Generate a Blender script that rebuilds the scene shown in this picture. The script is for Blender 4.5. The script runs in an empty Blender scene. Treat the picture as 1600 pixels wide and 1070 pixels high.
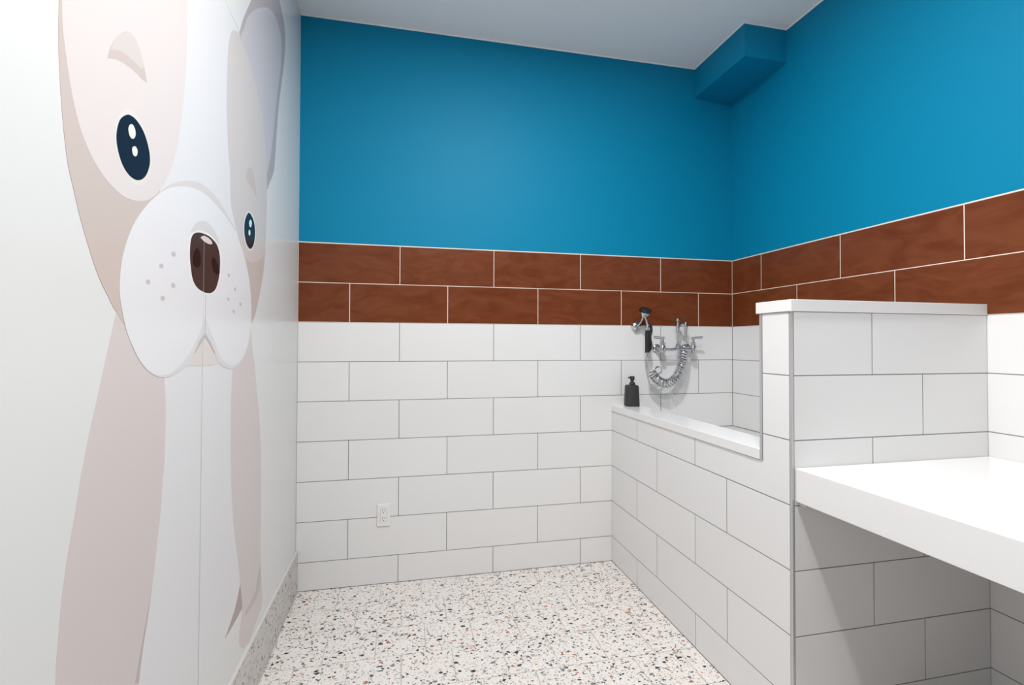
import bpy, bmesh, math, random
from mathutils import Vector, Matrix

random.seed(7)
scene = bpy.context.scene
COL = scene.collection

# ---------------------------------------------------------------- camera
# axes: X along the back wall to the right, Y towards the back wall (Y = 0), Z up, metres
cam_data = bpy.data.cameras.new('camera')
cam = bpy.data.objects.new('camera', cam_data)
COL.objects.link(cam)
R_ = Vector((0.9771, -0.2127, 0.0032)); F_ = Vector((0.2126, 0.9770, 0.0150))
R_ = (R_ - F_ * R_.dot(F_)).normalized(); F_.normalize()
U_ = R_.cross(F_).normalized()
cam.matrix_world = Matrix(((R_.x, U_.x, -F_.x, 0.5276), (R_.y, U_.y, -F_.y, -2.6460),
                           (R_.z, U_.z, -F_.z, 1.2773), (0, 0, 0, 1)))
cam_data.sensor_fit = 'HORIZONTAL'
cam_data.sensor_width = 36.0
cam_data.lens = 751.34 * 36.0 / 1600.0
cam_data.shift_x = (800 - 792.38) / 1600.0
cam_data.shift_y = (523.90 - 535.0) / 1600.0
cam_data.clip_start = 0.02
scene.camera = cam

# ---------------------------------------------------------------- world, lamps, exposure
world = bpy.data.worlds.new('world'); scene.world = world
world.use_nodes = True
world.node_tree.nodes['Background'].inputs[0].default_value = (0.9, 0.95, 1.0, 1)
world.node_tree.nodes['Background'].inputs[1].default_value = 0.15
scene.view_settings.view_transform = 'Standard'
scene.view_settings.look = 'None'
scene.view_settings.exposure = 0.08
scene.view_settings.gamma = 1.0
scene.view_settings.use_curve_mapping = False

# recessed ceiling downlights: x, y, lens radius, power factor (the fixtures are built below)
DOWNLIGHTS = [
    (1.10, -1.50, 0.075, 1.26, 'round recessed ceiling downlight nearer the tub'),
    (0.85, -2.50, 0.075, 0.88, 'round recessed ceiling downlight nearer the wall behind the viewer'),
]
LAMP_STRENGTH = 560.0

# ---------------------------------------------------------------- dimensions
W = 2.5496            # room width
YF = -4.6             # wall behind the viewer
ZC = 2.983            # ceiling
H = 0.206             # tile pitch, vertical
TW = 0.5142           # tile pitch, horizontal
ZB = 1.3808           # top of the white tiles
XT = 1.7363           # tub front wall face
YP = -1.3447          # partition near face
YPR = -1.2045         # partition rear face
ZCOP = 0.9136; TCOP = 0.0365
ZCAP = 1.4185; TCAP = 0.0385
ZCT = 0.8826; TCT = 0.105
GAP = 0.0034          # grout joint
TT = 0.008            # tile thickness


# ---------------------------------------------------------------- materials
def srgb(r, g, b):
    f = lambda c: c / 12.92 if c <= 0.04045 else ((c + 0.055) / 1.055) ** 2.4
    return (f(r / 255), f(g / 255), f(b / 255), 1.0)


MATS = {}


def mat(name, color, rough=0.5, metal=0.0, spec=0.5, var=0.0, bump=0.0, bscale=40.0, coat=0.0):
    """Principled material with a little per-object value shift and fine noise relief."""
    if name in MATS:
        return MATS[name]
    m = bpy.data.materials.new(name); m.use_nodes = True
    nt = m.node_tree; n = nt.nodes; l = nt.links
    b = n['Principled BSDF']
    b.inputs['Base Color'].default_value = color
    b.inputs['Roughness'].default_value = rough
    b.inputs['Metallic'].default_value = metal
    b.inputs['Specular IOR Level'].default_value = spec
    b.inputs['Coat Weight'].default_value = coat
    if var > 0:
        oi = n.new('ShaderNodeObjectInfo')
        mr = n.new('ShaderNodeMapRange')
        mr.inputs['To Min'].default_value = 1 - var; mr.inputs['To Max'].default_value = 1 + var
        l.new(oi.outputs['Random'], mr.inputs['Value'])
        hs = n.new('ShaderNodeHueSaturation'); hs.inputs['Color'].default_value = color
        l.new(mr.outputs['Result'], hs.inputs['Value'])
        l.new(hs.outputs['Color'], b.inputs['Base Color'])
    if bump > 0:
        g = n.new('ShaderNodeNewGeometry')
        no = n.new('ShaderNodeTexNoise'); no.inputs['Scale'].default_value = bscale
        no.inputs['Detail'].default_value = 4
        l.new(g.outputs['Position'], no.inputs['Vector'])
        bp = n.new('ShaderNodeBump'); bp.inputs['Strength'].default_value = bump
        bp.inputs['Distance'].default_value = 0.002
        l.new(no.outputs['Fac'], bp.inputs['Height']); l.new(bp.outputs['Normal'], b.inputs['Normal'])
    MATS[name] = m
    return m


def brown_tile_mat():
    m = mat('brown_tile', srgb(124, 66, 40), 0.3, spec=0.25)
    nt = m.node_tree; n = nt.nodes; l = nt.links; b = n['Principled BSDF']
    g = n.new('ShaderNodeNewGeometry'); oi = n.new('ShaderNodeObjectInfo')
    vm = n.new('ShaderNodeVectorMath'); vm.operation = 'MULTIPLY_ADD'
    cx = n.new('ShaderNodeCombineXYZ')
    l.new(oi.outputs['Random'], cx.inputs[0]); l.new(oi.outputs['Random'], cx.inputs[2])
    l.new(cx.outputs[0], vm.inputs[0]); vm.inputs[1].default_value = (9, 9, 17)
    l.new(g.outputs['Position'], vm.inputs[2])
    mp = n.new('ShaderNodeMapping'); mp.inputs['Scale'].default_value = (4, 4, 11)
    l.new(vm.outputs[0], mp.inputs['Vector'])
    no = n.new('ShaderNodeTexNoise'); no.inputs['Scale'].default_value = 1.3
    no.inputs['Detail'].default_value = 6; no.inputs['Distortion'].default_value = 1.6
    l.new(mp.outputs[0], no.inputs['Vector'])
    cr = n.new('ShaderNodeValToRGB')
    cr.color_ramp.elements[0].position = 0.30; cr.color_ramp.elements[0].color = srgb(103, 50, 25)
    cr.color_ramp.elements[1].position = 0.75; cr.color_ramp.elements[1].color = srgb(122, 68, 41)
    l.new(no.outputs['Fac'], cr.inputs['Fac']); l.new(cr.outputs[0], b.inputs['Base Color'])
    return m


def terrazzo_mat(name, base, dark):
    m = mat(name, base, 0.35)
    nt = m.node_tree; n = nt.nodes; l = nt.links; b = n['Principled BSDF']
    g = n.new('ShaderNodeNewGeometry'); oi = n.new('ShaderNodeObjectInfo')
    vm = n.new('ShaderNodeVectorMath'); vm.operation = 'MULTIPLY_ADD'
    cx = n.new('ShaderNodeCombineXYZ')
    for i in range(3):
        l.new(oi.outputs['Random'], cx.inputs[i])
    l.new(cx.outputs[0], vm.inputs[0]); vm.inputs[1].default_value = (31.0, 17.0, 23.0)
    l.new(g.outputs['Position'], vm.inputs[2])
    no = n.new('ShaderNodeTexNoise'); no.inputs['Scale'].default_value = 60
    l.new(vm.outputs[0], no.inputs['Vector'])
    ad = n.new('ShaderNodeVectorMath'); ad.operation = 'MULTIPLY_ADD'
    l.new(no.outputs['Color'], ad.inputs[0]); ad.inputs[1].default_value = (0.007, 0.007, 0.007)
    l.new(vm.outputs[0], ad.inputs[2])
    # soft clouding of the binder
    n2 = n.new('ShaderNodeTexNoise'); n2.inputs['Scale'].default_value = 14; n2.inputs['Detail'].default_value = 3
    l.new(vm.outputs[0], n2.inputs['Vector'])
    cb = n.new('ShaderNodeMix'); cb.data_type = 'RGBA'
    l.new(n2.outputs['Fac'], cb.inputs[0])
    cb.inputs[6].default_value = base
    cb.inputs[7].default_value = (base[0] * 0.93, base[1] * 0.92, base[2] * 0.91, 1)
    last = cb.outputs[2]

    def layer(scale, prob, edge, stops, seed):
        nonlocal last
        mp = n.new('ShaderNodeMapping'); mp.inputs['Location'].default_value = (seed, seed * 2, seed * 3)
        mp.inputs['Rotation'].default_value = (0.3 * seed, 0.5, 0.7 * seed)
        mp.inputs['Scale'].default_value = (1.0, 1.35, 1.0)
        l.new(ad.outputs[0], mp.inputs['Vector'])
        v = n.new('ShaderNodeTexVoronoi'); v.inputs['Scale'].default_value = scale
        e = n.new('ShaderNodeTexVoronoi'); e.feature = 'DISTANCE_TO_EDGE'; e.inputs['Scale'].default_value = scale
        l.new(mp.outputs[0], v.inputs['Vector']); l.new(mp.outputs[0], e.inputs['Vector'])
        sp = n.new('ShaderNodeSeparateColor'); l.new(v.outputs['Color'], sp.inputs[0])
        c1 = n.new('ShaderNodeMath'); c1.operation = 'LESS_THAN'; c1.inputs[1].default_value = prob
        l.new(sp.outputs[0], c1.inputs[0])
        th = n.new('ShaderNodeMath'); th.operation = 'MULTIPLY_ADD'     # chip size differs from chip to chip
        l.new(sp.outputs[2], th.inputs[0]); th.inputs[1].default_value = 0.16; th.inputs[2].default_value = edge
        c2 = n.new('ShaderNodeMath'); c2.operation = 'GREATER_THAN'
        l.new(e.outputs['Distance'], c2.inputs[0]); l.new(th.outputs[0], c2.inputs[1])
        mk = n.new('ShaderNodeMath'); mk.operation = 'MULTIPLY'
        l.new(c1.outputs[0], mk.inputs[0]); l.new(c2.outputs[0], mk.inputs[1])
        cr = n.new('ShaderNodeValToRGB'); cr.color_ramp.interpolation = 'CONSTANT'
        els = cr.color_ramp.elements
        els[0].position = 0; els[0].color = stops[0][1]
        els[1].position = stops[1][0]; els[1].color = stops[1][1]
        for pos, c in stops[2:]:
            q = els.new(pos); q.color = c
        l.new(sp.outputs[1], cr.inputs['Fac'])
        mx = n.new('ShaderNodeMix'); mx.data_type = 'RGBA'
        l.new(mk.outputs[0], mx.inputs[0]); l.new(last, mx.inputs[6]); l.new(cr.outputs[0], mx.inputs[7])
        last = mx.outputs[2]

    blk = srgb(*dark); gry = srgb(120, 122, 124); lgr = srgb(170, 168, 165)
    rust = srgb(172, 104, 72); tan = srgb(196, 168, 146); plum = srgb(120, 88, 84)
    layer(170, 0.20, 0.07, [(0, lgr), (0.35, gry), (0.62, tan), (0.80, blk), (0.92, rust)], 1.3)
    layer(95, 0.17, 0.07, [(0, gry), (0.25, blk), (0.62, tan), (0.76, lgr), (0.88, rust), (0.95, plum)], 2.1)
    layer(56, 0.19, 0.09, [(0, blk), (0.46, gry), (0.62, lgr), (0.72, rust), (0.86, tan), (0.94, plum)], 4.7)
    l.new(last, b.inputs['Base Color'])
    return m


M = {
    'white_tile': mat('white_tile', srgb(232, 232, 232), 0.13, var=0.012),
    'brown_tile': brown_tile_mat(),
    'grey_grout': mat('grey_grout', srgb(128, 128, 128), 0.9),
    'cream_grout': mat('cream_grout', srgb(240, 226, 212), 0.8),
    'blue_paint': mat('blue_paint', srgb(0, 129, 168), 0.55, spec=0.18, bump=0.05, bscale=220),
    'white_paint': mat('white_paint', srgb(236, 236, 236), 0.5, bump=0.04, bscale=160),
    'ceiling_paint': mat('ceiling_paint', srgb(250, 247, 245), 0.8, bump=0.04, bscale=160),
    'grey_paint': mat('grey_paint', srgb(92, 94, 97), 0.6, bump=0.04, bscale=160),
    'pan_white': mat('pan_white', srgb(214, 214, 214), 0.3),
    'shadow_gap': mat('shadow_gap', srgb(150, 150, 150), 0.7),
    'quartz': mat('quartz', srgb(236, 236, 236), 0.18, var=0.0),
    'terrazzo': terrazzo_mat('terrazzo', srgb(236, 231, 227), (38, 40, 42)),
    'skirting_terrazzo': terrazzo_mat('skirting_terrazzo', srgb(205, 202, 199), (50, 50, 50)),
    'floor_grout': mat('floor_grout', srgb(200, 196, 191), 0.9),
    'metal_trim': mat('metal_trim', srgb(200, 200, 202), 0.35, 0.6),
    'chrome': mat('chrome', srgb(205, 206, 208), 0.10, 1.0),
    'black_rubber': mat('black_rubber', srgb(30, 30, 32), 0.45),
    'black_matte': mat('black_matte', srgb(42, 42, 43), 0.55),
    'plate_white': mat('plate_white', srgb(236, 236, 236), 0.3),
    'slot_dark': mat('slot_dark', srgb(50, 50, 50), 0.6),
    'caulk': mat('caulk', srgb(205, 203, 200), 0.6),
}
PRINT = {
    'sheet': (229, 229, 228), 'ear_rim': (186, 178, 181), 'ear_inner': (205, 201, 205), 'white_fur': (229, 228, 230),
    'tan_leg': (217, 207, 205), 'tan_dark': (196, 184, 184), 'dark_leg': (176, 160, 157), 'tan_mid': (203, 191, 187),
    'tan_head': (207, 193, 186), 'patch': (227, 218, 216), 'patch_r': (214, 206, 203), 'crescent': (219, 214, 211),
    'chin': (227, 217, 212), 'rim': (222, 221, 223), 'muzzle': (234, 233, 235), 'muzzle_hi': (240, 238, 238),
    'line': (196, 188, 186), 'crescent2': (220, 216, 215), 'nose': (70, 52, 50), 'nostril': (38, 26, 28),
    'highlight_pink': (226, 208, 200), 'freckle': (206, 198, 194), 'eye_rim': (231, 224, 219), 'eye': (27, 31, 46),
    'highlight': (236, 236, 230), 'brow_dark': (208, 193, 187), 'brow_light': (216, 207, 203), 'seam': (212, 211, 212),
}
for k_, c_ in PRINT.items():
    M['print_' + k_] = mat('print_' + k_, srgb(*[v * 0.965 for v in c_]), 0.24, spec=0.18)


# ---------------------------------------------------------------- helpers
def link(name, mesh, material, parent=None):
    o = bpy.data.objects.new(name, mesh)
    if material is not None and len(mesh.materials) == 0:
        mesh.materials.append(material)
    COL.objects.link(o)
    if parent is not None:
        o.parent = parent
    return o


def structure(o):
    o['kind'] = 'structure'
    return o


def thing(name, label, cat, loc=(0, 0, 0), group=None):
    o = bpy.data.objects.new(name, None); COL.objects.link(o)
    o.location = loc; o.empty_display_size = 0.05
    return tag(o, label, cat, group)


def tag(o, label, cat, group=None):
    o['label'] = label; o['category'] = cat
    if group:
        o['group'] = group
    return o


def to_mesh(name, bm, smooth=False):
    me = bpy.data.meshes.new(name)
    bmesh.ops.recalc_face_normals(bm, faces=bm.faces)
    bm.to_mesh(me); bm.free()
    if smooth:
        for p in me.polygons:
            p.use_smooth = True
    return me


def box_bm(x0, x1, y0, y1, z0, z1, bm=None, bev=0.0, seg=2):
    bm = bm or bmesh.new()
    vs = [bm.verts.new((x, y, z)) for x in (x0, x1) for y in (y0, y1) for z in (z0, z1)]
    fs = [(0, 1, 3, 2), (4, 6, 7, 5), (0, 4, 5, 1), (2, 3, 7, 6), (0, 2, 6, 4), (1, 5, 7, 3)]
    faces = [bm.faces.new([vs[i] for i in f]) for f in fs]
    if bev > 0:
        es = list({e for f in faces for e in f.edges})
        bmesh.ops.bevel(bm, geom=es, offset=bev, segments=seg, affect='EDGES', profile=0.5)
    return bm


def box(name, x0, x1, y0, y1, z0, z1, material, parent=None, bev=0.0, seg=2):
    return link(name, to_mesh(name, box_bm(x0, x1, y0, y1, z0, z1, None, bev, seg)), material, parent)


def prism(name, pts, z0, z1, material, parent=None, axis='x', bev=0.0):
    """Extrude an outline. axis 'x': pts are (y, z) extruded in x from z0 to z1; 'z': pts are (x, y)."""
    bm = bmesh.new()
    f = (lambda a, b, c: (c, a, b)) if axis == 'x' else (lambda a, b, c: (a, b, c))
    lo = [bm.verts.new(f(a, b, z0)) for a, b in pts]
    hi = [bm.verts.new(f(a, b, z1)) for a, b in pts]
    bm.faces.new(lo); bm.faces.new(hi)
    n = len(pts)
    for i in range(n):
        bm.faces.new((lo[i], lo[(i + 1) % n], hi[(i + 1) % n], hi[i]))
    if bev > 0:
        bmesh.ops.recalc_face_normals(bm, faces=bm.faces)
        bmesh.ops.bevel(bm, geom=list(bm.edges), offset=bev, segments=1, affect='EDGES')
    return link(name, to_mesh(name, bm), material, parent)


def lathe_bm(profile, n=24, bm=None, M4=None):
    """profile: list of (r, z), spun about the local z axis."""
    bm = bm or bmesh.new()
    rings = []
    for r, z in profile:
        ring = []
        for i in range(n):
            a = 2 * math.pi * i / n
            v = Vector((r * math.cos(a), r * math.sin(a), z))
            ring.append(bm.verts.new(M4 @ v if M4 else v))
        rings.append(ring)
    for a, b in zip(rings, rings[1:]):
        for i in range(n):
            bm.faces.new((a[i], a[(i + 1) % n], b[(i + 1) % n], b[i]))
    bm.faces.new(rings[0]); bm.faces.new(rings[-1])
    return bm


def axis_matrix(p, d):
    d = Vector(d).normalized()
    return Matrix.Translation(Vector(p)) @ d.to_track_quat('Z', 'Y').to_matrix().to_4x4()


def catmull(pts, k=8, closed=False):
    P = [Vector(p) for p in pts]; n = len(P); out = []
    for i in range(n if closed else n - 1):
        if closed:
            a, b, c, d = P[i - 1], P[i], P[(i + 1) % n], P[(i + 2) % n]
        else:
            a, b, c, d = P[max(i - 1, 0)], P[i], P[i + 1], P[min(i + 2, n - 1)]
        for j in range(k):
            t = j / k
            out.append(0.5 * ((2 * b) + (c - a) * t + (2 * a - 5 * b + 4 * c - d) * t * t + (3 * b - a - 3 * c + d) * t ** 3))
    if not closed:
        out.append(P[-1])
    return out


def tube_bm(path, radius, n=10, bm=None):
    """Tube swept along a list of points; radius is a number or a list."""
    bm = bm or bmesh.new()
    P = [Vector(p) for p in path]; rings = []
    up = None
    for i, p in enumerate(P):
        t = (P[min(i + 1, len(P) - 1)] - P[max(i - 1, 0)]).normalized()
        if up is None:
            up = t.orthogonal().normalized()
        up = (up - t * up.dot(t)).normalized()
        sd = t.cross(up)
        r = radius[i] if isinstance(radius, (list, tuple)) else radius
        rings.append([bm.verts.new(p + (up * math.cos(2 * math.pi * j / n) + sd * math.sin(2 * math.pi * j / n)) * r) for j in range(n)])
    for a, b in zip(rings, rings[1:]):
        for j in range(n):
            bm.faces.new((a[j], a[(j + 1) % n], b[(j + 1) % n], b[j]))
    bm.faces.new(rings[0]); bm.faces.new(rings[-1])
    return bm


def part(name, bm, material, parent, smooth=True):
    """Mesh given in world space, linked under a thing that stands at its own location."""
    o = link(name, to_mesh(name, bm, smooth), material, None)
    if smooth:
        o.data.set_sharp_from_angle(angle=math.radians(38))
    if parent is not None:
        loc = parent.location.copy(); q = parent.parent
        while q is not None:
            loc += q.location; q = q.parent
        for v in o.data.vertices:
            v.co -= loc
        o.parent = parent
    return o


# ---------------------------------------------------------------- tiles (alike pieces share a mesh)
TILE_CACHE = {}


def tile_mesh(w, h, t, bev):
    """Tile lying in local x/y, front face at z = 0, chamfered edges, back at z = -t."""
    key = (round(w, 4), round(h, 4), t, bev)
    if key not in TILE_CACHE:
        bm = bmesh.new()
        def ring(i, z):
            return [bm.verts.new(c) for c in ((i, i, z), (w - i, i, z), (w - i, h - i, z), (i, h - i, z))]
        a, b, c = ring(0, -t), ring(0, -bev), ring(bev, 0)
        bm.faces.new(c); bm.faces.new(a)
        for lo, hi in ((a, b), (b, c)):
            for i in range(4):
                bm.faces.new((lo[i], lo[(i + 1) % 4], hi[(i + 1) % 4], hi[i]))
        TILE_CACHE[key] = to_mesh('tile', bm)
    return TILE_CACHE[key]


def put_tile(parent, frame, u0, u1, v0, v1, material, t=TT, gap=GAP, bev=0.0004, name='tile'):
    """frame: (origin, u axis, v axis, outward normal)."""
    g = gap / 2
    w, h = u1 - u0 - 2 * g, v1 - v0 - 2 * g
    if w < 0.004 or h < 0.004:
        return None
    O, u, v, nrm = frame
    base = tile_mesh(w, h, t, bev)
    key = (base.name, material.name)
    if key not in TILE_CACHE:
        me = base if len(base.materials) == 0 else base.copy()
        if len(me.materials) == 0:
            me.materials.append(material)
        else:
            me.materials[0] = material
        TILE_CACHE[key] = me
    o = bpy.data.objects.new(name, TILE_CACHE[key]); COL.objects.link(o)
    p = O + u * (u0 + g) + v * (v0 + g)
    o.matrix_world = Matrix(((u.x, v.x, nrm.x, p.x), (u.y, v.y, nrm.y, p.y), (u.z, v.z, nrm.z, p.z), (0, 0, 0, 1)))
    o.parent = parent
    return o


def cuts(lo, hi, first, pitch):
    """Joint positions between lo and hi, one of them at first."""
    k = math.ceil((lo - first) / pitch + 1e-6)
    xs = [lo]
    x = first + k * pitch
    while x < hi - 1e-4:
        if x > lo + 1e-4:
            xs.append(x)
        x += pitch
    xs.append(hi)
    return xs


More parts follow.
